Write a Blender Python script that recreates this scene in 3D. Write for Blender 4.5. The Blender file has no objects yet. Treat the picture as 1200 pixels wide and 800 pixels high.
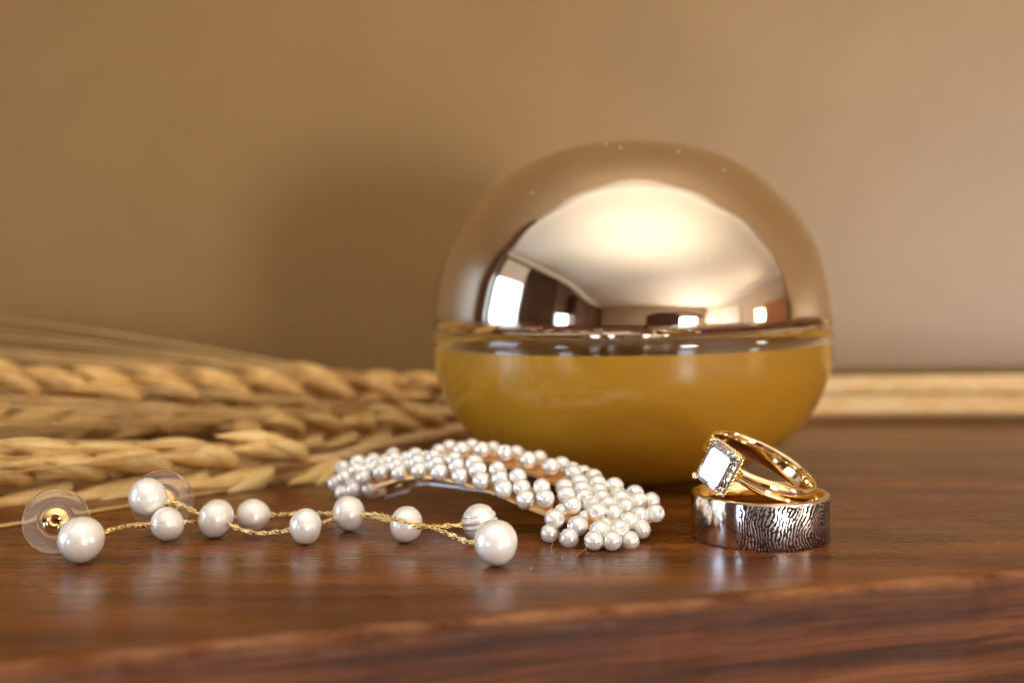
import bpy, bmesh, math, random
from mathutils import Vector, Matrix, noise as mnoise
random.seed(7)
S = 0.01                                   # everything below is written in centimetres
R = math.radians
sc = bpy.context.scene
COL = sc.collection

# ------------------------------------------------------------------ camera
F, W0, H0, HC = 1500.0, 1200.0, 800.0, 4.32
PITCH = math.atan(100.0 / F)
cam_d = bpy.data.cameras.new('camera')
cam = bpy.data.objects.new('camera', cam_d)
COL.objects.link(cam)
cam.location = (0, 0, HC * S)
cam.rotation_euler = (R(90) - PITCH, 0, 0)
cam_d.sensor_width = 36
cam_d.lens = 36 * F / W0
cam_d.clip_start = 0.005
cam_d.clip_end = 30
cam_d.dof.use_dof = True
cam_d.dof.focus_distance = 0.189
cam_d.dof.aperture_fstop = 12.0
sc.camera = cam

# ------------------------------------------------------------------ world, exposure, lights
wd = bpy.data.worlds.new('World'); sc.world = wd; wd.use_nodes = True
wd.node_tree.nodes['Background'].inputs[0].default_value = (0.75, 0.6, 0.45, 1)
wd.node_tree.nodes['Background'].inputs[1].default_value = 0.05
sc.view_settings.view_transform = 'Standard'
sc.view_settings.look = 'None'
sc.view_settings.exposure = 0.24
sc.view_settings.gamma = 1.0
sc.cycles.use_denoising = True
sc.cycles.max_bounces = 14
sc.cycles.transmission_bounces = 12
sc.cycles.glossy_bounces = 6
sc.cycles.diffuse_bounces = 4
sc.cycles.sample_clamp_indirect = 6.0
sc.cycles.blur_glossy = 0.5

WIN_L, WIN_S, WIN_C, WIN_R = 8.0, 11.0, 54.0, 22.0      # strength of the four lit openings of the room
sp_d = bpy.data.lights.new('bounce_flash', 'SPOT')       # the photographer's flash turned to the ceiling
sp_d.energy = 108.0
sp_d.color = (1.0, 0.97, 0.92)
sp_d.spot_size = R(110); sp_d.spot_blend = 1.0
sp_d.shadow_soft_size = 0.03
sp = bpy.data.objects.new('bounce_flash', sp_d)
COL.objects.link(sp)
sp.location = (0.10, -0.42, -0.15)
sp.rotation_euler = (R(180), 0, 0)

# ------------------------------------------------------------------ pixel <-> place helpers
CF = Vector((0, math.cos(PITCH), -math.sin(PITCH)))
CU = Vector((0, math.sin(PITCH), math.cos(PITCH)))
CO = Vector((0, 0, HC))
def ray(px, py):
    return CF + Vector((1, 0, 0)) * ((px - 600) / F) - CU * ((py - 400) / F)
def at(px, py, d):                         # point at depth d seen at (px, py)
    return CO + ray(px, py) * d
def on(px, py, z=0.0):                     # point of the plane z seen at (px, py)
    r = ray(px, py)
    return CO + r * ((z - HC) / r.z)
def depth_at(p):
    return (p - CO).dot(CF)

# ------------------------------------------------------------------ object helpers
WL = {}
def link(o, parent, loc):
    COL.objects.link(o)
    loc = Vector(loc)
    WL[o.name] = loc
    if parent is not None:
        o.parent = parent
        o.location = (loc - WL[parent.name]) * S
    else:
        o.location = loc * S
    return o
def mesh(name, verts, faces, mat, smooth=True, angle=None):
    me = bpy.data.meshes.new(name)
    me.from_pydata([tuple(Vector(v) * S) for v in verts], [], faces)
    bm = bmesh.new(); bm.from_mesh(me)
    bmesh.ops.recalc_face_normals(bm, faces=bm.faces)
    bm.to_mesh(me); bm.free()
    if mat is not None:
        me.materials.append(mat)
    if smooth:
        me.polygons.foreach_set('use_smooth', [True] * len(me.polygons))
        if angle is not None:
            me.set_sharp_from_angle(angle=R(angle))
    me.update()
    return me
def obj(name, vf, mat, parent=None, loc=(0, 0, 0), smooth=True, angle=None, rel=False):
    """vf = (verts, faces) in cm; rel: verts are already relative to loc"""
    v, f = vf
    loc = Vector(loc)
    if not rel:
        v = [Vector(p) - loc for p in v]
    me = mesh(name, v, f, mat, smooth, angle)
    o = bpy.data.objects.new(name, me)
    return link(o, parent, loc)
def inst(name, me, parent, loc, rot=None):
    o = bpy.data.objects.new(name, me)
    link(o, parent, loc)
    if rot is not None:
        o.rotation_euler = rot
    return o
def thing(name, label, cat, loc, group=None):
    o = bpy.data.objects.new(name, None)
    o.empty_display_size = 0.01
    link(o, None, loc)
    return tag(o, label, cat, group)
def tag(o, label, cat, group=None):
    o['label'] = label; o['category'] = cat
    if group: o['group'] = group
    return o
def structure(o):
    o['kind'] = 'structure'
    return o
def join(*parts):
    V, Fc = [], []
    for v, f in parts:
        n = len(V)
        V += list(v)
        Fc += [tuple(i + n for i in q) for q in f]
    return V, Fc
def box(x0, x1, y0, y1, z0, z1):
    v = [(x, y, z) for z in (z0, z1) for y in (y0, y1) for x in (x0, x1)]
    return v, [(0, 1, 3, 2), (4, 5, 7, 6), (0, 1, 5, 4), (2, 3, 7, 6), (0, 2, 6, 4), (1, 3, 7, 5)]
def lathe(prof, n=96, closed=False):
    """prof = [(r, z)] round the z axis; ends at r=0 are welded into one point"""
    V, Fc, rings = [], [], []
    for r, z in prof:
        if r < 1e-6:
            rings.append([len(V)] * n); V.append((0, 0, z))
        else:
            rings.append(list(range(len(V), len(V) + n)))
            V += [(r * math.cos(2 * math.pi * k / n), r * math.sin(2 * math.pi * k / n), z) for k in range(n)]
    m = len(rings)
    for i in range(m if closed else m - 1):
        a, b = rings[i], rings[(i + 1) % m]
        for k in range(n):
            q = [a[k], a[(k + 1) % n], b[(k + 1) % n], b[k]]
            u = []
            for t in q:
                if t not in u: u.append(t)
            if len(u) > 2: Fc.append(tuple(u))
    return V, Fc
def frames(path):
    T = []
    for i in range(len(path)):
        a = path[max(0, i - 1)]; b = path[min(len(path) - 1, i + 1)]
        T.append((b - a).normalized())
    up = Vector((0, 0, 1)) if abs(T[0].z) < .9 else Vector((0, 1, 0))
    N = (up - T[0] * up.dot(T[0])).normalized()
    out = []
    for t in T:
        N = (N - t * N.dot(t)).normalized()
        out.append((t, N, t.cross(N)))
    return out
def tube(path, rad, n=8, caps=True, close=False):
    path = [Vector(p) for p in path]
    fr = frames(path)
    V, Fc = [], []
    m = len(path)
    for i, p in enumerate(path):
        r = rad(i / (m - 1)) if callable(rad) else rad
        t, a, b = fr[i]
        for k in range(n):
            w = 2 * math.pi * k / n
            V.append(p + a * (r * math.cos(w)) + b * (r * math.sin(w)))
    for i in range(m - 1):
        for k in range(n):
            Fc.append((i * n + k, i * n + (k + 1) % n, (i + 1) * n + (k + 1) % n, (i + 1) * n + k))
    if caps:
        Fc.append(tuple(range(n))); Fc.append(tuple(range((m - 1) * n, m * n)))
    return V, Fc
def smooth_path(pts, step=0.12):
    """Catmull-Rom through pts"""
    pts = [Vector(p) for p in pts]
    P = [pts[0] * 2 - pts[1]] + pts + [pts[-1] * 2 - pts[-2]]
    out = []
    for i in range(1, len(P) - 2):
        a, b, c, d = P[i - 1:i + 3]
        n = max(2, int((c - b).length / step))
        for k in range(n):
            t = k / n
            out.append(0.5 * ((2 * b) + (c - a) * t + (2 * a - 5 * b + 4 * c - d) * t * t + (3 * b - a - 3 * c + d) * t ** 3))
    out.append(pts[-1])
    return out
def ball(rx, ry, rz, nu=24, nv=16, fn=None):
    V, Fc = [], []
    V.append(Vector((0, 0, rz)))
    for j in range(1, nv):
        th = math.pi * j / nv
        for i in range(nu):
            ph = 2 * math.pi * i / nu
            V.append(Vector((rx * math.sin(th) * math.cos(ph), ry * math.sin(th) * math.sin(ph), rz * math.cos(th))))
    V.append(Vector((0, 0, -rz)))
    if fn: V = [fn(v) for v in V]
    for i in range(nu):
        Fc.append((0, 1 + i, 1 + (i + 1) % nu))
        Fc.append((len(V) - 1, 1 + (nv - 2) * nu + (i + 1) % nu, 1 + (nv - 2) * nu + i))
    for j in range(nv - 2):
        for i in range(nu):
            a = 1 + j * nu
            Fc.append((a + i, a + (i + 1) % nu, a + nu + (i + 1) % nu, a + nu + i))
    return V, Fc

# ------------------------------------------------------------------ material helpers
class M:
    def __init__(s, name):
        s.m = bpy.data.materials.new(name); s.m.use_nodes = True
        s.nt = s.m.node_tree; s.n = s.nt.nodes; s.p = s.n['Principled BSDF']
    def set(s, **k):
        names = dict(base='Base Color', rough='Roughness', metal='Metallic', ior='IOR', trans='Transmission Weight',
                     coat='Coat Weight', coatr='Coat Roughness', sss='Subsurface Weight', sssr='Subsurface Radius', ssss='Subsurface Scale',
                     sheen='Sheen Weight', spec='Specular IOR Level', aniso='Anisotropic', emc='Emission Color', ems='Emission Strength',
                     tf='Thin Film Thickness', tfi='Thin Film IOR', tint='Specular Tint')
        for a, v in k.items():
            if isinstance(v, tuple) and len(v) == 3 and a in ('base', 'emc', 'tint'): v = v + (1,)
            s.p.inputs[names[a]].default_value = v
        return s
    def node(s, t, **k):
        n = s.n.new(t)
        for a, v in k.items():
            if a.startswith('_'): n.inputs[int(a[1:]) if a[1:].isdigit() else a[1:].replace('_', ' ')].default_value = v
            else: setattr(n, a, v)
        return n
    def l(s, a, b): s.nt.links.new(a, b)
    def coords(s, scale=(1, 1, 1), rot=(0, 0, 0), loc=(0, 0, 0)):
        tc = s.node('ShaderNodeTexCoord'); mp = s.node('ShaderNodeMapping')
        mp.inputs['Scale'].default_value = [a * 100 for a in scale]          # object space metres -> cm
        mp.inputs['Rotation'].default_value = rot
        mp.inputs['Location'].default_value = loc
        s.l(tc.outputs['Object'], mp.inputs['Vector'])
        return mp.outputs['Vector']
    def noise(s, vec, scale, detail=4, rough=.55, dist=0):
        n = s.node('ShaderNodeTexNoise', _Scale=scale, _Detail=detail, _Roughness=rough, _Distortion=dist)
        s.l(vec, n.inputs['Vector'])
        return n.outputs['Fac']
    def ramp(s, fac, stops):
        n = s.node('ShaderNodeValToRGB')
        e = n.color_ramp.elements
        while len(e) < len(stops): e.new(0.5)
        for i, (p, c) in enumerate(stops):
            e[i].position = p; e[i].color = c + (1,) if len(c) == 3 else c
        s.l(fac, n.inputs['Fac'])
        return n.outputs['Color']
    def math(s, op, a, b=None, c=None, clamp=False):
        n = s.node('ShaderNodeMath', operation=op, use_clamp=clamp)
        for i, v in enumerate((a, b, c)):
            if v is None: continue
            if isinstance(v, (int, float)): n.inputs[i].default_value = v
            else: s.l(v, n.inputs[i])
        return n.outputs[0]
    def mix(s, fac, a, b, blend='MIX'):
        n = s.node('ShaderNodeMix', data_type='RGBA', blend_type=blend)
        for i, v in ((0, fac), (6, a), (7, b)):
            if isinstance(v, (int, float)): n.inputs[i].default_value = v
            elif isinstance(v, tuple): n.inputs[i].default_value = v + (1,) if len(v) == 3 else v
            else: s.l(v, n.inputs[i])
        return n.outputs[2]
    def bump(s, h, strength=.3, dist=.01):
        b = s.node('ShaderNodeBump', _Strength=strength, _Distance=dist * S)
        s.l(h, b.inputs['Height']); s.l(b.outputs['Normal'], s.p.inputs['Normal'])
        return b
    def to(s, out, inp): s.l(out, s.p.inputs[inp])

def mat_plain(name, base, rough=.5, **k):
    return M(name).set(base=base, rough=rough, **k).m

def mat_wood():
    m = M('walnut_wood').set(rough=.3, spec=.22, coat=.10, coatr=.12)
    v = m.coords((.10, 1.0, 1.0), rot=(0, 0, R(-10)))
    warp = m.noise(m.coords((.06, .35, .35), rot=(0, 0, R(-10))), 1.0, 3)
    big = m.noise(v, .55, 3, .6, 1.2)
    mid = m.noise(v, 2.2, 5, .62, .8)
    fine = m.noise(m.coords((.22, 6, 6), rot=(0, 0, R(-10))), 3.0, 4, .7)
    t = m.math('ADD', m.math('MULTIPLY', big, .55), m.math('MULTIPLY', mid, .45))
    c = m.ramp(t, [(.34, (.024, .0062, .0014)), (.44, (.084, .0215, .0036)), (.54, (.175, .050, .0082)), (.68, (.31, .105, .019))])
    c2 = m.mix(m.ramp(fine, [(.36, (1, 1, 1)), (.52, (0, 0, 0))]), c, (.03, .012, .005), 'MIX')
    pore = m.noise(m.coords((.9, 14, 14), rot=(0, 0, R(-10))), 2.0, 2, .5)
    c2 = m.mix(m.math('MULTIPLY', m.ramp(fine, [(.36, (1, 1, 1)), (.50, (0, 0, 0))]), .55), c, (.026, .010, .004))
    # paler worn patches
    patch = m.noise(m.coords((.18, .5, .5), loc=(3, 1, 0)), 1.3, 4, .6)
    c3 = m.mix(m.math('MULTIPLY', m.ramp(patch, [(.48, (0, 0, 0)), (.72, (1, 1, 1))]), .38), c2, (.28, .11, .030))
    # worn edge with a rim highlight painted in (a ridge of rubbed wood along the front edge)
    at_ = m.node('ShaderNodeAttribute', attribute_name='wear_rimlight')
    wn = m.noise(m.coords((.5, 1, 1)), 1.6, 5, .65)
    wear_rimlight = m.math('MULTIPLY', at_.outputs['Fac'], m.ramp(wn, [(.36, (0, 0, 0)), (.62, (1, 1, 1))]))
    c4 = m.mix(m.math('MULTIPLY', wear_rimlight, .65), c3, (.46, .22, .10))
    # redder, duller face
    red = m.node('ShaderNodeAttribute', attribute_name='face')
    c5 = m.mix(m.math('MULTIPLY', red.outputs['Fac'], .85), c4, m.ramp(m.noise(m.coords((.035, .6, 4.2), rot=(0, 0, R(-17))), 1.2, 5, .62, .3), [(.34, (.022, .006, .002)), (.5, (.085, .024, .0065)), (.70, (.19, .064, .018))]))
    m.to(c5, 'Base Color')
    rn = m.noise(m.coords((.25, 2.5, 2.5)), 2.0, 4, .7)
    ro = m.math('ADD', m.math('MULTIPLY', rn, .22), .17)
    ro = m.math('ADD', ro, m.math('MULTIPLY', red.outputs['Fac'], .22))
    ro = m.math('ADD', ro, m.math('MULTIPLY', at_.outputs['Fac'], .35))
    m.l(m.math('MULTIPLY', m.math('SUBTRACT', 1.0, m.math('MAXIMUM', at_.outputs['Fac'], red.outputs['Fac'])), .10), m.p.inputs['Coat Weight'])
    m.l(ro, m.p.inputs['Roughness'])
    h = m.math('ADD', m.math('MULTIPLY', fine, .6), m.math('MULTIPLY', pore, .4))
    m.bump(h, .22, .012)
    return m.m

def mat_wall():
    m = M('tan_wall_paint').set(rough=.42, spec=.4)
    v = m.coords((1, 1, 1))
    n = m.noise(v, .25, 4, .5)
    c = m.ramp(n, [(.3, (.236, .133, .042)), (.7, (.262, .150, .049))])
    m.to(c, 'Base Color')
    m.bump(m.noise(v, 6, 3, .5), .15, .02)
    return m.m

def mat_pearl(name, base, seed, rough=.2, metal=.35):
    m = M(name).set(base=base, rough=rough, metal=metal, coat=.8, coatr=.06, spec=.6)
    v = m.coords((1, 1, 1), loc=(seed, 0, 0))
    n = m.noise(v, 2.2, 3, .5)
    lw = m.node('ShaderNodeLayerWeight', _Blend=.45)
    body = m.ramp(n, [(.35, base), (.65, tuple(min(1, x * y) for x, y in zip(base, (1.04, .97, .93))))])
    c = m.mix(m.math('MULTIPLY', lw.outputs['Facing'], .35), body, (.93, .94, .89))
    oi = m.node('ShaderNodeObjectInfo')
    c = m.mix(m.math('MULTIPLY', oi.outputs['Random'], .30), c, (.93, .88, .79))
    m.to(c, 'Base Color')
    m.l(m.math('ADD', m.math('MULTIPLY', oi.outputs['Random'], .12), rough - .05), m.p.inputs['Roughness'])
    m.bump(m.math('ADD', m.math('MULTIPLY', m.noise(v, 3, 3, .6), 2.0), m.noise(v, 12, 4, .6)), .10, .008)
    return m.m

def mat_metal(name, base, rough=.12, scr=.25):
    m = M(name).set(base=base, rough=rough, metal=1.0)
    v = m.coords((1, 1, 1))
    n = m.noise(v, 12, 5, .7)
    m.l(m.math('ADD', m.math('MULTIPLY', n, rough * .8), rough * .6), m.p.inputs['Roughness'])
    m.bump(m.noise(v, 30, 3, .6), scr * .2, .002)
    return m.m

def mat_straw(name, base, dark):
    m = M(name).set(rough=.5, spec=.4, sss=.0)
    v = m.coords((1, 1, 1))
    n1 = m.noise(v, 1.4, 4, .6)
    n2 = m.noise(m.coords((.6, 8, 8)), 3, 3, .6)
    t = m.math('ADD', m.math('MULTIPLY', n1, .6), m.math('MULTIPLY', n2, .4))
    m.to(m.ramp(t, [(.34, dark), (.58, base)]), 'Base Color')
    m.bump(n2, .3, .02)
    tr = m.node('ShaderNodeBsdfTranslucent'); tr.inputs[0].default_value = base + (1,)
    mx = m.node('ShaderNodeMixShader', _0=.18)
    m.l(m.p.outputs[0], mx.inputs[1]); m.l(tr.outputs[0], mx.inputs[2])
    m.l(mx.outputs[0], m.n['Material Output'].inputs['Surface'])
    return m.m

def mat_emit(name, col, strength):
    m = bpy.data.materials.new(name); m.use_nodes = True
    nt = m.node_tree; nt.nodes.clear()
    e = nt.nodes.new('ShaderNodeEmission'); e.inputs[0].default_value = col + (1,); e.inputs[1].default_value = strength
    o = nt.nodes.new('ShaderNodeOutputMaterial'); nt.links.new(e.outputs[0], o.inputs[0])
    return m

def mat_fingerprint():
    """polished white metal, a blackened fingerprint engraved round part of it"""
    m = M('engraved_white_metal').set(metal=1.0, rough=.16)
    tc = m.node('ShaderNodeTexCoord'); sx = m.node('ShaderNodeSeparateXYZ')
    m.l(tc.outputs['Object'], sx.inputs[0])
    X = m.math('MULTIPLY', sx.outputs[0], 100.0); Y = m.math('MULTIPLY', sx.outputs[1], 100.0); Z = m.math('MULTIPLY', sx.outputs[2], 100.0)
    th = m.math('ARCTAN2', X, m.math('MULTIPLY', Y, -1.0))        # 0 at the front, + to the right
    s = m.math('MULTIPLY', th, 1.05)
    cb = m.node('ShaderNodeCombineXYZ'); m.l(s, cb.inputs[0]); m.l(Z, cb.inputs[1])
    uv = cb.outputs[0]
    def nz(sc_, det=3, off=0.0, rough=.55):
        mp = m.node('ShaderNodeMapping'); mp.inputs['Location'].default_value = (off, off * .7, 0); m.l(uv, mp.inputs['Vector'])
        return m.noise(mp.outputs[0], sc_, det, rough)
    wob = m.math('MULTIPLY', m.math('SUBTRACT', nz(1.7, 1), .5), .30)
    wob2 = m.math('MULTIPLY', m.math('SUBTRACT', nz(8, 2, 4.0), .5), .05)
    ds = m.math('MULTIPLY', m.math('SUBTRACT', s, .86), .82)
    dz = m.math('SUBTRACT', Z, .26)
    d = m.math('SQRT', m.math('ADD', m.math('MULTIPLY', ds, ds), m.math('MULTIPLY', m.math('MULTIPLY', dz, dz), .55)))
    ph = m.math('MULTIPLY', m.math('ADD', m.math('ADD', d, wob), wob2), 2 * math.pi / .043)
    ridge = m.math('SINE', ph)                                    # ridges
    brk = m.math('MULTIPLY', m.math('SUBTRACT', nz(20, 2, 9.0), .5), 6.0)
    blot = m.math('MULTIPLY', m.math('SUBTRACT', nz(5.0, 3, 2.0), .5), 4.0)
    val = m.math('ADD', m.math('ADD', ridge, brk), blot)
    ink = m.math('GREATER_THAN', val, -.25)
    edge = m.math('ADD', m.math('MULTIPLY', m.math('SUBTRACT', nz(6, 3, 6.0), .5), .36), -.50)
    msk = m.math('GREATER_THAN', s, edge)
    msk2 = m.math('LESS_THAN', s, 2.6)
    top = m.math('LESS_THAN', Z, m.math('ADD', .66, m.math('MULTIPLY', m.math('SUBTRACT', nz(10, 2, 1.0), .5), .1)))
    ink = m.math('MULTIPLY', m.math('MULTIPLY', ink, msk), m.math('MULTIPLY', msk2, top))
    base = m.mix(ink, (.74, .69, .68), (.012, .010, .014))
    inside = m.math('MULTIPLY', msk, .55)
    base = m.mix(m.math('MULTIPLY', inside, m.math('SUBTRACT', 1.0, ink)), base, (.80, .62, .52))
    m.to(base, 'Base Color')
    m.l(m.math('ADD', m.math('MULTIPLY', ink, .35), m.math('ADD', m.math('MULTIPLY', msk, .14), .10)), m.p.inputs['Roughness'])
    m.l(m.math('SUBTRACT', 1.0, m.math('MULTIPLY', ink, .6)), m.p.inputs['Metallic'])
    b = m.bump(m.math('MULTIPLY', ink, -1.0), .9, .012)
    return m.m

MAT = {}
MAT['wood'] = mat_wood()
MAT['wall'] = mat_wall()
MAT['ceiling'] = mat_plain('cream_ceiling_paint', (.84, .78, .70), .7)
MAT['room'] = mat_plain('cream_room_paint', (.62, .50, .38), .7)
MAT['brown'] = mat_plain('dark_brown_timber', (.085, .035, .018), .35)
MAT['curtain'] = mat_plain('brown_curtain_cloth', (.10, .05, .032), .8)
MAT['orange'] = mat_plain('orange_timber', (.50, .20, .07), .4)
MAT['white'] = mat_plain('white_trim_paint', (.75, .70, .64), .5)
MAT['floor'] = mat_plain('brown_floor_timber', (.13, .06, .03), .4)
MAT['lid'] = mat_plain('rose_gold_mirror', (.75, .65, .51), .02, metal=1.0)
_m = M.__new__(M); _m.m = MAT['lid']; _m.nt = _m.m.node_tree; _m.n = _m.nt.nodes; _m.p = _m.n['Principled BSDF']
_sm = _m.ramp(_m.noise(_m.coords((.5, .5, .5), loc=(4, 2, 0)), 1.1, 4, .6), [(.45, (.018, .018, .018)), (.75, (.075, .075, .075))])
_m.l(_sm, _m.p.inputs['Roughness'])
MAT['gold'] = mat_metal('yellow_gold', (.98, .66, .30), .10)
MAT['pale_gold'] = mat_metal('pale_gold_chain', (.98, .79, .40), .2)
MAT['rose'] = mat_metal('rose_yellow_gold', (.98, .77, .44), .07)
MAT['clipgold'] = mat_metal('gilded_clip_plate', (.85, .52, .22), .42)
MAT['steel'] = mat_metal('polished_steel', (.72, .70, .70), .25)
MAT['print'] = mat_fingerprint()
MAT['glass'] = M('clear_glass').set(base=(.985, 1.0, .97), rough=.0, trans=1.0, ior=1.5).m
MAT['plastic'] = M('clear_plastic').set(base=(.99, .985, .99), rough=.06, trans=.94, ior=1.45).m
MAT['diamond'] = M('clear_cut_stone').set(base=(1, 1, 1), rough=.0, trans=1.0, ior=2.3).m
MAT['liquid'] = M('amber_perfume').set(base=(1.0, .53, .045), rough=.25, spec=.25, trans=.30, ior=1.37, sss=.0).m
MAT['thread'] = mat_plain('fine_fibre', (.55, .42, .32), .6)
MAT['dust'] = mat_plain('pale_dust', (.8, .75, .7), .7)

# ------------------------------------------------------------------ the room (seen reflected in the lid, the pearls and the rings)
WX0, WX1, WYB, WY, ZC, ZF = -175.0, 330.0, -450.0, 37.2, 118.0, -76.0
structure(obj('floor', box(WX0, WX1, WYB, WY, ZF - 4, ZF), MAT['floor'], smooth=False))
structure(obj('ceiling', box(WX0 - 4, WX1 + 4, WYB - 4, WY + 4, ZC, ZC + 5), MAT['ceiling'], smooth=False))
structure(obj('wall', box(WX0, WX1, WY, WY + 4, ZF, ZC), MAT['wall'], smooth=False))
structure(obj('wall_left', box(WX0 - 4, WX0, WYB, WY + 4, ZF, ZC), MAT['brown'], smooth=False))
structure(obj('wall_right', box(WX1, WX1 + 4, WYB, WY + 4, ZF, ZC), MAT['room'], smooth=False))
structure(obj('wall_back', box(WX0, WX1, WYB - 4, WYB, ZF, ZC), MAT['room'], smooth=False))
cor = join(box(WX0, WX1, WY - 7, WY - .2, ZC - 9, ZC - .2), box(WX0, WX0 + 7, WYB, WY - 7.2, ZC - 9, ZC - .2),
           box(WX1 - 7, WX1, WYB, WY - 7.2, ZC - 9, ZC - .2))
structure(obj('cornice', cor, MAT['white'], smooth=False))

def window(axis, c, w, h, col, strength, label, deep=5):
    """lit window: frame, mullion and glowing pane. axis 'x+' opens towards +x, 'x-' towards -x, 'y' towards +y"""
    t = thing('window', label, 'window', c)
    def pl(a0, a1, d0, d1, z0, z1):
        if axis == 'y': return box(c[0] + a0, c[0] + a1, c[1] + d0, c[1] + d1, c[2] + z0, c[2] + z1)
        s = 1 if axis == 'x+' else -1
        xs = sorted((c[0] + s * d0, c[0] + s * d1))
        return box(xs[0], xs[1], c[1] + a0, c[1] + a1, c[2] + z0, c[2] + z1)
    fw = 5
    obj('frame', join(pl(-w / 2 - fw, -w / 2, .2, deep, -h / 2 - fw, h / 2 + fw), pl(w / 2, w / 2 + fw, .2, deep, -h / 2 - fw, h / 2 + fw),
                      pl(-w / 2, w / 2, .2, deep, h / 2, h / 2 + fw), pl(-w / 2, w / 2, .2, deep, -h / 2 - fw, -h / 2)), MAT['white'], t, c, smooth=False)
    obj('pane', pl(-w / 2, w / 2, .3, 1.2, -h / 2, h / 2), mat_emit('daylit_pane', col, strength), t, c, smooth=False)
    return t
SKYC = (.66, .81, 1.0)
window('x+', (WX0, -8, 29), 60, 76, SKYC, WIN_L, 'wide daylit window in the left wall with a cream blind above')
window('x+', (WX0, -165, 0), 46, 64, SKYC, WIN_S, 'narrow daylit window further back in the left wall')
window('y', (222, WYB, -26), 110, 92, (.95, .97, 1.0), WIN_C, 'daylit window under the brown arch of the back wall')
window('x-', (WX1, -100, 4), 40, 84, (1.0, .90, .76), WIN_R, 'narrow warm lit opening in the right wall')
tag(obj('window_blind', box(WX0 + 2, WX0 + 4, -42, 26, 73, 104), MAT['white'], smooth=False), 'cream blind rolled down above the wide left window', 'blind')
def curtain(x0, y0, y1, z0, z1, label):
    n = 90; V, Fc = [], []
    for j, z in enumerate((z0, z1)):
        for i in range(n + 1):
            y = y0 + (y1 - y0) * i / n
            for s in (0, 1.2):
                V.append((x0 + 2.2 * math.sin(i * .9) + .8 * math.sin(i * .37) + s, y, z))
    for i in range(n):
        a = 2 * i; b = a + 2 * (n + 1)
        Fc += [(a, a + 2, b + 2, b), (a + 1, a + 3, b + 3, b + 1), (a, a + 1, a + 3, a + 2), (b, b + 1, b + 3, b + 2)]
    tag(obj('curtain', (V, Fc), MAT['curtain']), label, 'curtain')
curtain(WX0 + 10, -128, -46, -74, 104, 'brown curtain hanging behind the wide window on the left wall')
curtain(WX0 + 13, 23, 36.2, -74, 104, 'narrow brown curtain between the wide window and the tan wall')
tag(obj('wooden_cabinet', join(box(WX0 + .3, WX0 + 24, -320, -190, ZF, 92), box(WX0 + 24, WX0 + 25.5, -316, -257, ZF + 6, 88), box(WX0 + 24, WX0 + 25.5, -253, -194, ZF + 6, 88)),
        MAT['brown'], smooth=False), 'tall brown timber cabinet along the left wall', 'cabinet')
ch = thing('blocker_chair', 'added dark brown high backed chair behind the camera, shading the left of the wall', 'light blocker', (34, -135, ZF))  # added to block window light from the left part of the wall
def arched(x0, x1, y0, y1, z0, z1, rise, n=24):
    V, Fc = [], []
    for i in range(n + 1):
        x = x0 + (x1 - x0) * i / n
        zt = z1 + rise * math.sin(math.pi * i / n) ** .6
        V += [(x, y0, z0), (x, y1, z0), (x, y1, zt), (x, y0, zt)]
    for i in range(n):
        for k in range(4):
            Fc.append((4 * i + k, 4 * i + (k + 1) % 4, 4 * i + 4 + (k + 1) % 4, 4 * i + 4 + k))
    Fc += [(0, 1, 2, 3), tuple(range(4 * n, 4 * n + 4))]
    return V, Fc
obj('backrest', arched(10, 59, -122, -119, -30, 14, 12), MAT['brown'], ch, (34, -120, 0), smooth=False)
obj('cushion', arched(15, 54, -118.8, -117, -20, 8, 9), MAT['curtain'], ch, (34, -118, 0), smooth=False)
obj('seat', box(10, 59, -166, -124, -33, -28), MAT['brown'], ch, (34, -145, 0), smooth=False)
for lx in (10, 55):
    for ly in (-166, -128):
        obj('leg', box(lx, lx + 4, ly, ly + 4, ZF + .1, -33.1), MAT['brown'], ch, (lx, ly, -50), smooth=False)
tag(obj('blocker_panel', join(box(-172, -78, 30, 36.9, ZF, 104), *[box(-170 + 15 * k, -158 + 15 * k, 29, 30, ZF + 6, 98) for k in range(6)]), MAT['brown'], smooth=False),
    'added shallow brown timber panel against the tan wall, blocking light of the wide window', 'blocker_panel')  # added panel, keeps window light off the wall and darkens the lid's left rim
# brown arch on the back wall
V, Fc = [], []
n = 32
for i in range(n + 1):
    a = math.pi * i / n
    for rx, rz in ((112, 74), (88, 56)):
        for d in (.4, 12):
            V.append((196 - rx * math.cos(a) * 1.1, WYB + d, 22 + rz * math.sin(a) * .8))
for i in range(n):
    a = 4 * i
    Fc += [(a, a + 4, a + 5, a + 1), (a + 2, a + 3, a + 7, a + 6), (a + 1, a + 5, a + 7, a + 3), (a, a + 2, a + 6, a + 4)]
tag(obj('timber_arch', (V, Fc), MAT['brown'], smooth=False), 'dark timber arch over the window of the back wall', 'arch')
tag(obj('white_door', join(box(WX1 - 3, WX1 - .3, -300, -190, ZF, 82), box(WX1 - 4.5, WX1 - 3, -290, -200, ZF + 10, 0), box(WX1 - 4.5, WX1 - 3, -290, -200, 8, 74)),
        MAT['white'], smooth=False), 'white panelled door in the right wall', 'door')
tag(obj('timber_sideboard', box(WX1 - 30, WX1 - .3, -66, 20, ZF, 62), MAT['orange'], smooth=False), 'orange timber sideboard against the right wall', 'sideboard')

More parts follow.
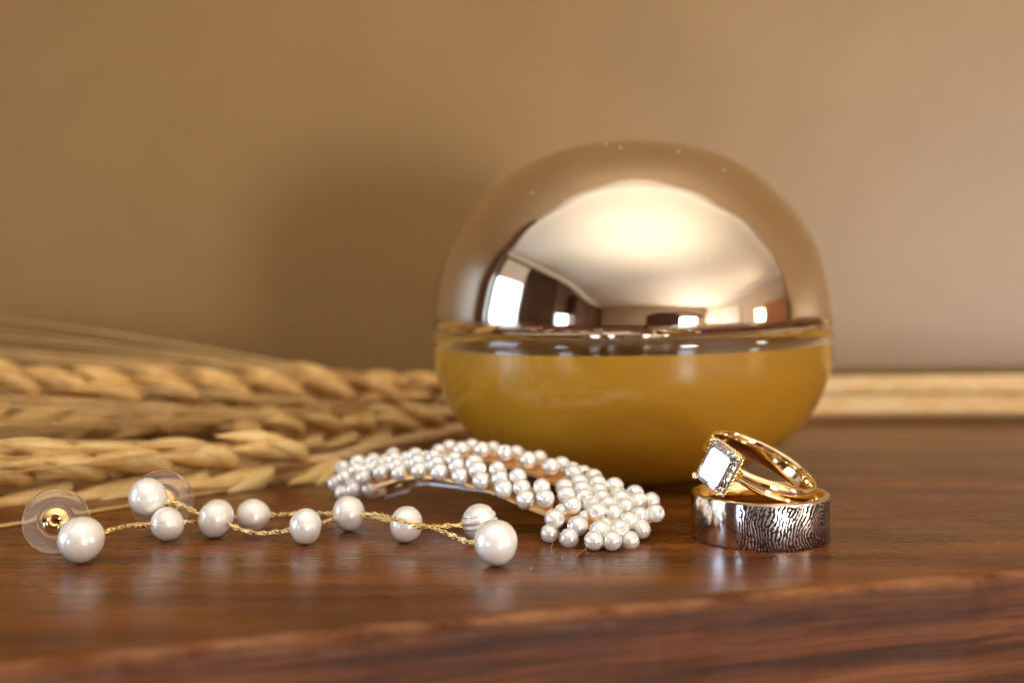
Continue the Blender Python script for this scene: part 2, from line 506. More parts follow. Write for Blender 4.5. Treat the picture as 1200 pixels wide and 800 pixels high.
# ------------------------------------------------------------------ the table
edge_px = [(-420, 842), (-200, 811), (0, 781), (110, 768), (200, 760), (270, 752), (400, 740), (500, 730), (600, 720.5), (690, 713.5), (780, 706.5), (840, 700), (950, 690),
           (1050, 681), (1130, 676), (1210, 668), (1400, 656), (1700, 634)]
ep = smooth_path([on(x, y) for x, y in edge_px], .08)
ep = [Vector((-60, ep[0].y - 10, 0))] + ep + [Vector((75, ep[-1].y + 12, 0))]
d0 = (ep[2] - ep[1]).normalized()
ep[0] = ep[1] - d0 * 45
ep[-1] = ep[-2] + (ep[-2] - ep[-3]).normalized() * 50
V, Fc, wear_rimlightv, facev = [], [], [], []
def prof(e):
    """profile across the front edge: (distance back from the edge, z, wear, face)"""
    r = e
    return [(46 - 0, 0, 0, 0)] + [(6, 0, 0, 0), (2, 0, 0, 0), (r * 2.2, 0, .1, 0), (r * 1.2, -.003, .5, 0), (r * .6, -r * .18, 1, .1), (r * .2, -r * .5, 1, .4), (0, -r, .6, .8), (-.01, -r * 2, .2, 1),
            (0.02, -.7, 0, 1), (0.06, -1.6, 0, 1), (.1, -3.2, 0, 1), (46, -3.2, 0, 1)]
m = None
for i, p in enumerate(ep):
    a = ep[max(0, i - 1)]; b = ep[min(len(ep) - 1, i + 1)]
    t = (b - a).normalized(); nn = Vector((-t.y, t.x, 0))
    e = .13 + .05 * mnoise.noise(Vector((p.x * .8, 3.1, 0)))
    wob = .035 * mnoise.noise(Vector((p.x * 1.3, 0, 0))) + .015 * mnoise.noise(Vector((p.x * 4.1, 7, 0)))
    pr = prof(e); m = len(pr)
    for j, (dd, z, w, fc) in enumerate(pr):
        if dd > 40:
            q = Vector((p.x, WY - .3, z))
        else:
            q = p + (nn if dd < 1.5 else Vector((0, 1, 0))) * (dd + (wob if j > 2 else 0)); q.z = z + (.012 * mnoise.noise(Vector((p.x * 2.2, j, 5))) if 5 <= j <= 9 else 0)
        V.append(q); wear_rimlightv.append(w); facev.append(fc)
for i in range(len(ep) - 1):
    for j in range(m):
        k = (j + 1) % m
        Fc.append((i * m + j, (i + 1) * m + j, (i + 1) * m + k, i * m + k))
Fc.append(tuple(range(m))); Fc.append(tuple(range((len(ep) - 1) * m, len(ep) * m)))
tb = obj('tabletop', (V, Fc), MAT['wood'], angle=35)
for nm, arr in (('wear_rimlight', wear_rimlightv), ('face', facev)):
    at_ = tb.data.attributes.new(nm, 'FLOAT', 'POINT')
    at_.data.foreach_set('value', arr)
structure(tb)

# ------------------------------------------------------------------ perfume bottle
BD = 25.9
bc = on(741, 553)                       # centre of the foot
BS = depth_at(bc) / F                   # cm per pixel there
bc = Vector((bc.x, bc.y, 0))
bottle = thing('perfume_bottle', 'round perfume bottle with amber liquid and mirrored rose gold domed lid', 'perfume bottle', bc)
seam = (553 - 381) * BS
KR = 231 * BS
lidp = [(0, 1.00), (.12, .996), (.26, .977), (.39, .94), (.51, .885), (.62, .812), (.72, .715), (.79, .632), (.845, .555), (.893, .468), (.932, .38), (.963, .28), (.985, .17), (.995, .09), (.995, .03), (.985, .0)]
LH = (381 - 173) * BS
def resample(pf, step=.08):
    P = smooth_path([Vector((r, 0, z)) for r, z in pf], step)
    return [(max(0, p.x), p.z) for p in P]
prof_l = resample([(r * KR, seam + .035 + z * LH) for r, z in lidp], .07)
prof_l[0] = (0, prof_l[0][1])
full = prof_l + [(KR * .955, seam + .035), (KR * .95, seam + .10), (0, seam + .10)]
obj('lid', lathe(full, 160), MAT['lid'], bottle, bc, angle=50, rel=True)
gp = [(0, .0), (1.2, .0), (1.62, .01), (1.95, .07), (2.35, .22), (2.86, .50), (3.27, .84), (3.61, 1.26), (3.83, 1.70), (3.95, 2.10), (3.99, 2.45), (4.02, 2.70), (4.03, 2.82), (3.99, 2.93)]
ks = KR / 4.02; kz = seam / 2.97
outer = resample([(r * ks, z * kz) for r, z in gp[2:]], .1)
outer = [(0, .035), (1.2 * ks, .02), (1.5 * ks, .0)] + outer
inner_pts = [(3.78, 2.93), (3.72, 2.80), (3.71, 2.55), (3.70, 2.2), (3.58, 1.75), (3.36, 1.32), (3.02, .95), (2.55, .66), (1.9, .46), (1.1, .40), (0, .39)]
inner = resample([(r * ks, z * kz) for r, z in inner_pts], .1)
inner[-1] = (0, inner[-1][1])
obj('glass_bowl', lathe(outer + inner, 160), MAT['glass'], bottle, bc, angle=50, rel=True)
lz = 2.62 * kz
liq = [(r + .012, z - .012) for r, z in inner if z < lz - .02]
liq = [(0, lz - .02), (liq[0][0] - .25, lz - .02), (liq[0][0] - .06, lz + .0), (liq[0][0], lz + .02)] + liq
liq[-1] = (0, liq[-1][1])
obj('perfume_liquid', lathe(liq, 128), MAT['liquid'], bottle, bc, angle=50, rel=True)
obj('neck_collar', lathe([(0, lz + .03), (1.1, lz + .03), (1.15, lz + .06), (1.15, seam - .02), (0, seam - .02)], 64), MAT['lid'], bottle, bc, angle=40, rel=True)
sp_parts = []
for th_, h_ in ((-2.0, .965), (-1.75, .93), (-1.15, .90), (-1.45, .60), (-.9, .80), (-2.3, .7), (-1.3, .35), (-1.9, .5)):
    zz = seam + .035 + h_ * LH
    rr = min(prof_l, key=lambda q: abs(q[1] - zz))
    v_, f_ = ball(.016, .012, .012, 6, 4)
    c_ = Vector((rr[0] * math.cos(th_), rr[0] * math.sin(th_), rr[1]))
    sp_parts.append(([q + c_ for q in v_], f_))
o_ = obj('dust_specks', join(*sp_parts), MAT['dust'], bottle, bc, rel=True)
o_['kind'] = 'stuff'
bottle.rotation_euler = (0, R(-1.1), 0)
bottle.location.z += .0003

# ------------------------------------------------------------------ wheat
MAT['husk'] = mat_straw('golden_wheat_husk', (.98, .66, .25), (.66, .30, .045))
MAT['husk2'] = mat_straw('pale_wheat_husk', (.98, .73, .32), (.74, .38, .08))
MAT['straw'] = mat_straw('straw_stem', (.94, .70, .37), (.72, .43, .14))
MAT['awn'] = mat_straw('wheat_awn', (.88, .62, .27), (.60, .36, .11))
def husk(L, w, th, bend=.12, n=10, m=12):
    """a ribbed, pointed husk along +x from the origin"""
    V, Fc = [], []
    for i in range(m + 1):
        u = i / m
        r = (math.sin(math.pi * min(1, u * 1.02) ** .72) ** .8) if 0 < u < .98 else 0.04
        r = max(r, .04)
        for k in range(n * 2):
            a = math.pi * k / n
            rib = 1 + .07 * (1 if k % 2 else -1)
            V.append(Vector((u * L, w * r * rib * math.cos(a), th * r * rib * math.sin(a) + bend * L * math.sin(math.pi * u) * .5)))
    nn = n * 2
    for i in range(m):
        for k in range(nn):
            Fc.append((i * nn + k, i * nn + (k + 1) % nn, (i + 1) * nn + (k + 1) % nn, (i + 1) * nn + k))
    Fc.append(tuple(range(nn))); Fc.append(tuple(range(m * nn, (m + 1) * nn)))
    return V, Fc
def xf(vf, M4):
    return [M4 @ Vector(v) for v in vf[0]], vf[1]
def spikelet_mesh(seed, L, w, mat):
    rnd = random.Random(seed)
    P = []
    for (rz, ry, sx, off) in ((0, 0, 1.0, (.1, 0, .06)), (16, -4, .92, (0, .05, 0)), (-16, -4, .94, (0, -.05, 0)), (24, 8, .62, (-.02, .07, -.04)), (-24, 8, .60, (-.02, -.07, -.04))):
        h = husk(L * sx * rnd.uniform(.94, 1.05), w, w * .72)
        mt = Matrix.Translation(off) @ Matrix.Rotation(R(rz + rnd.uniform(-3, 3)), 4, 'Z') @ Matrix.Rotation(R(-ry + rnd.uniform(-3, 3)), 4, 'Y')
        P.append(xf(h, mt))
    v, f = join(*P)
    return mesh('spikelet', v, f, mat)
SPK = {}
def wheat(label, pts, Ls, w, spacing, awnL, stem_pts, mat, seed, spread=22, stem_r=.15, awns_up=0.0, side=Vector((0, 0, 1)), n_awn=3):
    """pts: the ear from its base to its tip; stem_pts: the stem from the ear's base onwards"""
    rnd = random.Random(seed)
    P = smooth_path(pts, .1)
    t = thing('wheat_stalk', label, 'wheat', P[0], 'dried wheat stalks lying in a bundle')
    sp_ = smooth_path([P[0]] + stem_pts, .35)
    V = []
    obj('stem', tube(sp_, lambda u: stem_r * (.8 + .2 * u), 12), MAT['straw'], t, P[0])
    obj('rachis', tube(P, lambda u: .09 * (1 - .5 * u), 8), MAT['straw'], t, P[0])
    keys = [spikelet_mesh(seed * 10 + k, Ls, w, mat) for k in range(3)]
    fr = frames(P)
    dist = 0; nxt = .15; k = 0; awn = []
    for i in range(1, len(P)):
        dist += (P[i] - P[i - 1]).length
        if dist < nxt: continue
        nxt += spacing * rnd.uniform(.92, 1.08)
        tt = fr[i][0]
        up = (side - tt * side.dot(tt)).normalized()
        lat = tt.cross(up)
        sgn = 1 if k % 2 else -1
        tw = R(rnd.uniform(-14, 14))
        dirn = (up * math.cos(tw) + lat * math.sin(tw)) * sgn
        u = i / len(P)
        sc_ = (1.0 if u < .75 else 1 - (u - .75) * 1.1) * (.75 + .25 * min(1, u * 8)) * rnd.uniform(.94, 1.05)
        ang = R(rnd.uniform(.8, 1.15) * spread)
        ax = (tt * math.cos(ang) + dirn * math.sin(ang)).normalized()
        yv = ax.cross(dirn).normalized()
        zv = ax.cross(yv)
        if zv.dot(dirn) < 0: zv = -zv; yv = -yv
        m3 = Matrix((ax, zv.cross(ax) * 1.0, zv)).transposed()
        pos = P[i] + dirn * .07
        o = inst('spikelet', keys[k % 3], t, pos)
        o.rotation_mode = 'QUATERNION'; o.rotation_quaternion = m3.to_quaternion(); o.scale = (sc_,) * 3
        for q in range(n_awn):
            tip = pos + ax * Ls * sc_ * .85 + lat * rnd.uniform(-.18, .18)
            al = awnL * rnd.uniform(.75, 1.15)
            d1 = (ax * .2 + tt * .95 + lat * rnd.uniform(-.16, .16) + dirn * rnd.uniform(-.05, .12) + Vector((0, 0, awns_up * rnd.uniform(.3, 1.2)))).normalized()
            pth = []
            for s_ in range(7):
                s1 = s_ / 6
                pth.append(tip + d1 * (al * s1) + (tt - d1) * (al * .12 * s1 * s1) + Vector((0, 0, -.25 * s1 * s1)))
            pth = [Vector((a.x, a.y, max(a.z, .03))) for a in pth]
            awn.append(tube(pth, lambda u: .024 * (1 - .7 * u), 4, caps=False))
        k += 1
    a = obj('awns', join(*awn), MAT['awn'], t, P[0])
    a['kind'] = 'stuff'
    return t
farR = [(1230, 472, 34.0), (1500, 470, 35)]
def A(l): return [at(*p) for p in l]
# upper ear (behind), long and braided
wheat('dried wheat stalk with long braided ear lying furthest back along the wall', A([(512, 482, 31.2), (430, 477, 31.0), (330, 474, 30.6), (200, 472, 30.0), (60, 470, 29.4), (-90, 468, 28.8)]),
      1.75, .30, .60, 8.5, A([(640, 486, 32.6), (760, 480, 33.9), (960, 470, 34.3), (1230, 468, 34.5), (1500, 465, 35)]), MAT['husk'], 3, spread=25, awns_up=-.06)
# lower ear (front), resting on the table
wheat('dried wheat stalk with pale plump ear lying nearest the earring discs', A([(402, 534, 25.4), (350, 541, 24.8), (250, 551, 24.1), (120, 560, 23.4), (-20, 567, 22.8), (-120, 571, 22.3)]),
      2.0, .27, .62, 8.0, A([(440, 524, 26.6), (500, 512, 28.6), (575, 500, 30.6), (700, 492, 32.4), (960, 482, 33.5), (1230, 480, 33.6), (1500, 476, 34.4)]), MAT['husk2'], 5, spread=14, awns_up=.02)
# short ear between the two
wheat('dried wheat stalk with short ear wedged between the two longer ears', A([(545, 500, 30.2), (490, 502, 29.6), (430, 505, 29.0), (360, 509, 28.2), (300, 513, 27.6)]),
      1.15, .20, .45, 9.5, A([(640, 495, 32.0), (800, 486, 33.2), (960, 476, 33.9), (1230, 474, 34.0), (1500, 470, 34.6)]), MAT['husk2'], 8, spread=20, n_awn=4)
# slimmer ear at the top of the bundle
wheat('dried wheat stalk with slim ear on top of the bundle beside the bottle', A([(560, 458, 33.0), (500, 456, 32.8), (420, 456, 32.6), (370, 458, 32.4), (320, 460, 32.3)]),
      1.3, .20, .50, 9.5, A([(640, 458, 34.0), (800, 452, 34.8), (960, 447, 35.2), (1230, 444, 35.4), (1500, 440, 35.6)]), MAT['husk'], 11, spread=11, awns_up=-.07, n_awn=4)
# two bare straws filling the bundle
for lab, xs, y0, dd in (('bare straw at the middle of the bundle behind the bottle', 470, 457, 34.9), ('bare straw lying lowest against the table behind the bottle', 430, 486, 34.7)):
    P = smooth_path(A([(xs, 490, 33.6), (600, (482 + y0) / 2, 34.2), (800, (474 + y0) / 2, dd), (960, y0, dd + .3), (1230, y0 - 2, dd + .4), (1500, y0 - 4, dd + .5)]), .4)
    tag(obj('straw', tube(P, lambda u: .17, 12), MAT['straw'], loc=P[0]), lab, 'straw', 'bare straws in the wheat bundle')
# ------------------------------------------------------------------ freshwater pearl earrings
MAT['fw'] = [mat_pearl('freshwater_pearl', c, i * 3.7, .25, .24) for i, c in enumerate(((.96, .96, .90), (.97, .955, .89), (.95, .96, .92)))]
def pearl_pos(px, py, rp):
    d = HC * F / ((py - 300) + rp)
    r = rp * d / F
    p = on(px, py, r)
    return p, rp * depth_at(p) / F
def fpearl(parent, px, py, rx, ry, seed, grooves=(), tilt=0, asym=.04, pos=None):
    """freshwater pearl: slightly lumpy, with real grooves round its own axis"""
    p, _ = pearl_pos(px, py, max(ry, rx * .9))
    if pos is not None: p = pos
    k = depth_at(p) / F
    rx, ry = rx * k, ry * k
    rnd = random.Random(seed); ox = rnd.uniform(0, 50)
    def fn(v):
        u = v.normalized()
        g = 1 + asym * mnoise.noise(u * 1.1 + Vector((ox, 0, 0)))
        for (c, wd_, dp) in grooves:
            g -= dp * math.exp(-((u.z - c) / wd_) ** 2)
        return v * g
    vf = ball(rx, (rx + ry) / 2, ry, 64, 48, fn)
    rot = Matrix.Rotation(R(tilt), 3, 'Y') @ Matrix.Rotation(R(rnd.uniform(-10, 10)), 3, 'X')
    vf = ([rot @ v for v in vf[0]], vf[1])
    zmin = min(v.z for v in vf[0])
    if pos is None: p.z = -zmin + .002
    return obj('pearl', vf, MAT['fw'][seed % 3], parent, p, rel=True), p
def chain(parent, pts, name='chain'):
    P = smooth_path(pts, .02)
    # arc-length samples
    pitch = .074
    out, acc, nxt = [], 0, 0
    for i in range(1, len(P)):
        seg = (P[i] - P[i - 1]).length
        while acc + seg >= nxt:
            f = (nxt - acc) / seg if seg else 0
            out.append(P[i - 1].lerp(P[i], f)); nxt += pitch
        acc += seg
    fr = frames(out)
    parts = []
    nu, nv = 12, 5
    for i, p in enumerate(out):
        t, a, b = fr[i]
        tw = i * R(62)
        e1 = a * math.cos(tw) + b * math.sin(tw); e2 = t.cross(e1)
        V, Fc = [], []
        for k in range(nu):
            w = 2 * math.pi * k / nu
            cdir = t * math.cos(w) * .060 + e1 * math.sin(w) * .034
            rad = (t * math.cos(w) + e1 * math.sin(w)).normalized()
            for q in range(nv):
                z = 2 * math.pi * q / nv
                V.append(p + cdir + (rad * math.cos(z) + e2 * math.sin(z)) * .0125)
        for k in range(nu):
            for q in range(nv):
                Fc.append((k * nv + q, k * nv + (q + 1) % nv, ((k + 1) % nu) * nv + (q + 1) % nv, ((k + 1) % nu) * nv + q))
        parts.append((V, Fc))
    core = tube(out, .016, 6)
    return obj(name, join(core, *parts), MAT['pale_gold'], parent, WL[parent.name])
def disc_back(parent, c, nrm, rad):
    """clear plastic disc with raised centre and a gold cup in it"""
    nrm = nrm.normalized()
    q = nrm.to_track_quat('Z', 'Y').to_matrix()
    r = rad
    pf = [(.12, -.03), (r * .5, -.03), (r * .90, -.045), (r * .985, -.03), (r, .0), (r * .985, .025), (r * .93, .018), (r * .75, .0), (r * .56, .012), (r * .52, .05), (r * .46, .06), (r * .42, .03), (.12, .0)]
    vf = lathe(pf, 80, closed=True)
    d = obj('backing_disc', ([q @ Vector(v) for v in vf[0]], vf[1]), MAT['plastic'], parent, c, angle=40, rel=True)
    pg = [(.055, .12), (.085, .135), (.105, .12), (.10, .08), (.14, .055), (r * .36, .05), (r * .40, .035), (r * .40, -.045), (r * .3, -.06), (.05, -.06), (.05, .0)]
    vf = lathe(pg, 56, closed=True)
    obj('gold_cup', ([q @ Vector(v) for v in vf[0]], vf[1]), MAT['gold'], d, c, angle=40, rel=True)
    return d
# first earring: nearest disc
def mk(px, py, rx, ry): return pearl_pos(px, py, max(ry, rx * .9))[0]
e1 = thing('pearl_earring', 'pearl drop earring whose clear disc stands nearest, ending in the ridged pearl', 'earring', on(66, 645), 'freshwater pearl drop earrings')
pA, A1 = fpearl(e1, 95, 633, 27.5, 26.5, 1, grooves=((.62, .05, .02),), tilt=-60)
cA = on(66, 610, .475)
cA = at(65.5, 610, depth_at(cA) + .08)
disc_back(e1, cA, Vector((.22, -1, .30)), .478)
obj('post', tube([cA + Vector((0, 0, 0)), cA.lerp(A1, .6)], .042, 10), MAT['pale_gold'], e1, cA)
cn = (A1 - cA).normalized()
def cap(parent, p, dirn, r=.10):
    q = dirn.normalized().to_track_quat('Z', 'Y').to_matrix()
    vf = lathe([(0, .05), (r * .5, .05), (r, 0), (r * 1.05, -.04), (r * .7, -.05), (0, -.05)], 20)
    return obj('bead_cap', ([q @ Vector(v) for v in vf[0]], vf[1]), MAT['pale_gold'], parent, p, rel=True)
cap(e1, A1.lerp(cA, .62), cA - A1, .12)
_, A2 = fpearl(e1, 196, 613.5, 19.5, 19.8, 2, grooves=((.34, .035, .035), (-.1, .05, .01)))
_, A3 = fpearl(e1, 297, 603.5, 20, 18.8, 3, tilt=20)
_, A4 = fpearl(e1, 408.5, 601, 19.3, 20.8, 4, grooves=((-.45, .03, .035), (.35, .04, .03), (.52, .04, .02)), tilt=-8)
_, A5 = fpearl(e1, 562, 612, 21.5, 21.5, 5, grooves=((.12, .06, .13), (.5, .05, .08), (-.18, .05, .06)), tilt=-14)
# second earring
B0 = on(175, 618)
e2 = thing('pearl_earring', 'pearl drop earring whose disc stands behind a pearl, ending in the largest plain pearl', 'earring', B0, 'freshwater pearl drop earrings')
cB = on(190, 587, .475)
kB = depth_at(cB) / F
pB1 = at(173.5, 582, depth_at(cB) - .42)
pb = fpearl(e2, 173.5, 582, 22.5, 22.5, 6, pos=pB1)[1]
disc_back(e2, cB, Vector((.28, -1, .25)), .49)
obj('post', tube([cB, pB1.lerp(cB, .3)], .042, 10), MAT['pale_gold'], e2, cB)
_, B2 = fpearl(e2, 253, 607, 20.5, 23, 7, grooves=((.45, .05, .03), (.25, .04, .02)), tilt=28)
_, B3 = fpearl(e2, 358, 616, 18.8, 21.5, 8, tilt=4)
_, B4 = fpearl(e2, 476, 614, 19.5, 21.5, 9, tilt=8)
_, B5 = fpearl(e2, 581, 635.5, 25.5, 27, 10, grooves=((.0, .08, .008),), tilt=-14)
def cp(px, py, d): return at(px, py, d)
dA1, dA2, dA3, dA4, dA5 = [depth_at(p) for p in (A1, A2, A3, A4, A5)]
dB2, dB3, dB4, dB5 = [depth_at(p) for p in (B2, B3, B4, B5)]
chain(e1, [A1, cp(125, 622, dA1 + .15), cp(150, 616, dA1 + .6), cp(175, 614, dA2 - .05), A2, cp(222, 611, dA2 + .1), cp(250, 611, dA3 + .3), cp(278, 606, dA3 + .05), A3,
           cp(318, 603, dA3 - .02), cp(345, 602, dA4 + .25), cp(375, 601.5, dA4 + .1), A4, cp(426, 602, dA4 - .17), cp(447, 603.5, dA4 - .45), cp(470, 609.5, dB4 - .42), cp(492, 615, dB4 - .42),
           cp(508, 617, dB4 - .2), cp(530, 615.5, dA5 - .15), cp(543, 615, dA5 - .1), A5])
chain(e2, [pB1 + Vector((.1, 0, -.02)), cp(192, 587, depth_at(pB1)), cp(206, 589, dB2 + .1), cp(222, 596, dB2 + .05), cp(234, 602, dB2 - .02), B2, cp(266, 612.5, dB2 - .16), cp(282, 620, dB2 - .25), cp(302, 624.5, dB3 + .2),
           cp(325, 623, dB3 + .1), cp(342, 620, dB3), B3, cp(378, 612, dB3 + .2), cp(390, 608.5, dA4 - .08), A4 + Vector((0, .06, -.09)), cp(432, 606, dA4 - .1), cp(448, 608, dB4 - .0), cp(462, 611, dB4 + .0),
           B4, cp(489, 617, dB4 - .25), cp(503, 617, dB4 - .44), cp(518, 622, dB5 + .55), cp(535, 629, dB5 + .3), cp(550, 634.5, dB5 + .12), B5])

# ------------------------------------------------------------------ pearl hair clip
clip = thing('hair_clip', 'arched gold hair clip covered in small white pearls with an open middle', 'hair clip', on(580, 600))
PR = .150
MAT['bead'] = mat_pearl('glossy_bead_pearl', (.97, .985, .94), 1.0, .15, .36)
bv, bf = ball(PR, PR, PR, 28, 20)
# a bead with its thread hole
def bead_fn(v):
    u = v.normalized()
    if u.z > .93: return Vector((v.x, v.y, v.z - (u.z - .93) * 1.2))
    if u.z < -.93: return Vector((v.x, v.y, v.z + (-.93 - u.z) * 1.2))
    return v
bead_me = mesh('pearl', *ball(PR, PR, PR, 32, 24, bead_fn), MAT['bead'])
rb = random.Random(4)
POS = []
def bead(px, py, d, rot=None):
    p = at(px, py, d)
    if p.z < PR + .004:
        p = on(px, py, PR + .004)
    for q in POS:                            # push touching beads apart a little
        dv = p - q
        if 0 < dv.length < PR * 1.5:
            p = q + dv.normalized() * PR * 1.5
    POS.append(p)
    o = inst('pearl', bead_me, clip, p, rot or ((rb.uniform(1.2, 1.9), rb.uniform(-.3, .3), rb.uniform(1.2, 1.9)) if rb.random() > .16 else (rb.uniform(.6, 1.5), 0, rb.uniform(-.7, .7))))
    s = rb.uniform(.94, 1.05); o.scale = (s, s, s)
FR = {468: (468, 554, 21.8), 491: (491, 551, 21.5), 515: (515, 553, 21.2), 539: (539, 558, 20.9), 564: (564, 563, 20.6), 590: (590, 573, 20.3), 616: (616, 585.5, 20.05), 639: (639, 583.5, 19.95)}
cols = [[(468, 554, 21.8), (465, 546, 22.05), (462, 538, 22.3)],
        [(491, 551, 21.5), (489, 542, 21.75), (487, 534, 22.0)],
        [(515, 553, 21.2), (512, 544, 21.45), (509, 536, 21.7), (515, 529, 22.1)],
        [(539, 558, 20.9), (536, 546.5, 21.15), (533, 538.5, 21.4), (541, 527, 22.0)],
        [(564, 563, 20.6), (560, 551, 20.83), (556, 543, 21.07)],
        [(590, 573, 20.3), (586.5, 561, 20.5), (583, 550, 20.75)],
        [(616, 585.5, 20.05), (611.5, 571, 20.22), (607, 558.5, 20.45)],
        [(639, 583.5, 19.95), (635, 570.5, 20.12)]]
for c in cols:
    for b in c: bead(*b)
for b in [(565, 527, 21.9), (592, 530.5, 21.6), (619, 539, 21.3), (646, 547, 21.05), (672, 555, 20.75)]: bead(*b)
for b in [(578, 526.5, 22.05), (605, 531.5, 21.8), (632, 537, 21.5), (658, 545, 21.25), (684, 554.5, 20.95), (527, 525, 22.35), (553, 524, 22.25), (695, 559.5, 20.8), (668, 549.5, 21.15)]: bead(*b)
# left end
for b in [(446, 553, 22.05), (443, 545, 22.3), (438, 540, 22.55), (461, 533, 22.6), (426, 559.5, 22.25), (418, 551, 22.45), (420, 542, 22.75), (402, 548, 22.85), (404, 560, 22.5), (394, 566, 22.6),
          (402, 577, 22.5), (415, 573.5, 22.35), (433, 572, 22.35), (446, 573, 22.4)]: bead(*b)
for b in [(478, 546, 21.95), (477, 538, 22.2), (500, 538, 21.9), (499, 546, 21.7), (524, 541, 21.6), (455, 549, 22.2), (452, 541, 22.45), (411, 553, 22.7), (411, 567, 22.45), (433, 550, 22.4), (430, 543, 22.7), (424, 568, 22.35)]: bead(*b)
def bl(px, py, dd=0): return (px, py, 19.02 + (621 - py) * .0245 + dd)
blk = [(661, 571, 0), (664, 580.5, 0), (671, 592, 0), (650, 608, 0), (646.5, 618.5, .25), (679, 565.5, 0), (681.5, 573, 0), (684.5, 581, 0), (692, 590, 0), (699, 600, 0), (677, 616, 0), (670, 626, .2),
       (688, 607, .28), (700, 567, .05), (702, 575, .05), (705, 582.5, .05), (711, 590, .05), (719, 601.5, .05), (703, 621, 0), (696, 633, .22), (713, 611, .25), (720, 570, .1), (722.5, 576, .15), (727, 584, .1),
       (733, 594, .1), (737, 610, .1), (726, 620, 0), (717, 633, .12), (733, 628, .2), (744, 578.5, .15), (748, 587.5, .1), (750, 604, .12), (750, 615, .3), (763, 587, .25), (768, 601, .1), (660, 600, .3)]
for x, y, dd in blk:
    bead(*bl(x, y, dd), rot=(R(78), 0, R(10)) if (x, y) == (726, 620) else None)
def strip(front, back, th, name, mat, parent):
    """a bent metal strip between two edge lines, th thick"""
    f = smooth_path(front, .12); b_ = smooth_path(back, .12)
    n = 60
    def rs(P): return [P[min(len(P) - 1, round(i * (len(P) - 1) / n))] for i in range(n + 1)]
    f, b_ = rs(f), rs(b_)
    V, Fc = [], []
    for p, q in zip(f, b_):
        p = Vector((p.x, p.y, max(p.z, .02 + th))); q = Vector((q.x, q.y, max(q.z, .02 + th)))
        V += [p, q, q - Vector((0, 0, th)), p - Vector((0, 0, th))]
    for i in range(n):
        for j in range(4):
            Fc.append((4 * i + j, 4 * i + (j + 1) % 4, 4 * i + 4 + (j + 1) % 4, 4 * i + 4 + j))
    Fc += [(0, 1, 2, 3), tuple(range(4 * n, 4 * n + 4))]
    return obj(name, (V, Fc), mat, parent, WL[parent.name], angle=30)
dn = Vector((0, 0, -.10))
fe = [(412, 575, 22.45), (430, 571, 22.3), (447, 566, 22.1), (468, 560, 21.8), (491, 557, 21.5), (515, 559, 21.2), (539, 564.5, 20.9), (564, 571, 20.6), (590, 581, 20.3), (616, 592, 20.0), (646, 604.5, 19.75)]
be = [(402, 560, 22.9), (420, 550, 22.7), (440, 543, 22.5), (462, 540, 22.3), (487, 537, 22.0), (511, 539, 21.75), (535, 543, 21.5), (558, 549, 21.15), (584, 557, 20.8), (609, 566, 20.5), (650, 580, 20.1)]
strip([at(*p) for p in fe], [at(*p) for p in be], .045, 'front_arm', MAT['clipgold'], clip)
fe = [(500, 541, 22.0), (540, 536, 21.85), (565, 538, 21.75), (592, 545, 21.4), (619, 553, 21.1), (646, 564, 20.8), (668, 573, 20.5)]
be = [(500, 533, 22.5), (540, 527, 22.45), (575, 528, 22.25), (605, 533, 21.9), (632, 540, 21.6), (658, 547, 21.3), (690, 558, 20.95)]
strip([at(*p) for p in fe], [at(*p) for p in be], .045, 'back_arm', MAT['clipgold'], clip)
fe = [(654, 603, 19.75), (670, 612, 19.45), (700, 622, 19.2), (735, 618, 19.3), (765, 608, 19.55)]
be = [(655, 577, 20.25), (672, 566, 20.6), (700, 567, 20.6), (735, 574, 20.4), (765, 590, 20.1)]
strip([at(*p) for p in fe], [at(*p) for p in be], .045, 'end_plate', MAT['clipgold'], clip)
# side flange that shows under the beads at the left end
strip([at(432, 582, 22.3), at(450, 577, 22.25), at(470, 566, 22.0)], [at(432, 574, 22.45), at(450, 569, 22.35), at(470, 561, 22.1)], .03, 'end_flange', MAT['clipgold'], clip)
# steel spring arm underneath
pa, pb_, pc, pd = at(450.5, 578.5, 21.95), at(478, 570.5, 21.75), at(503, 562.5, 21.6), at(640, 585, 20.3)
strip([pa + Vector((0, -.0, -.035)), pb_ + Vector((0, 0, -.035)), pc + Vector((0, 0, -.035)), pd], [pa + Vector((.03, .22, .05)), pb_ + Vector((.03, .22, .05)), pc + Vector((.03, .22, .05)), pd + Vector((0, .25, .05))], .05, 'spring_arm', MAT['steel'], clip)
# loose thread ends
for pts in ([(642, 622, 19.2), (645, 631, 19.1), (647.5, 636, 19.0), (645.5, 642, 18.85), (646.5, 646, 18.6)],
            [(684, 630, 19.0), (687, 638, 18.9), (686, 643, 18.7), (690, 648, 18.3)], [(686, 643, 18.7), (680, 647, 18.4), (675, 652, 18.05)]):
    P = smooth_path([at(*p) for p in pts], .02)
    P = [Vector((p.x, p.y, max(p.z, .006))) for p in P]
    obj('loose_thread', tube(P, .0045, 5), MAT['thread'], clip, P[0])

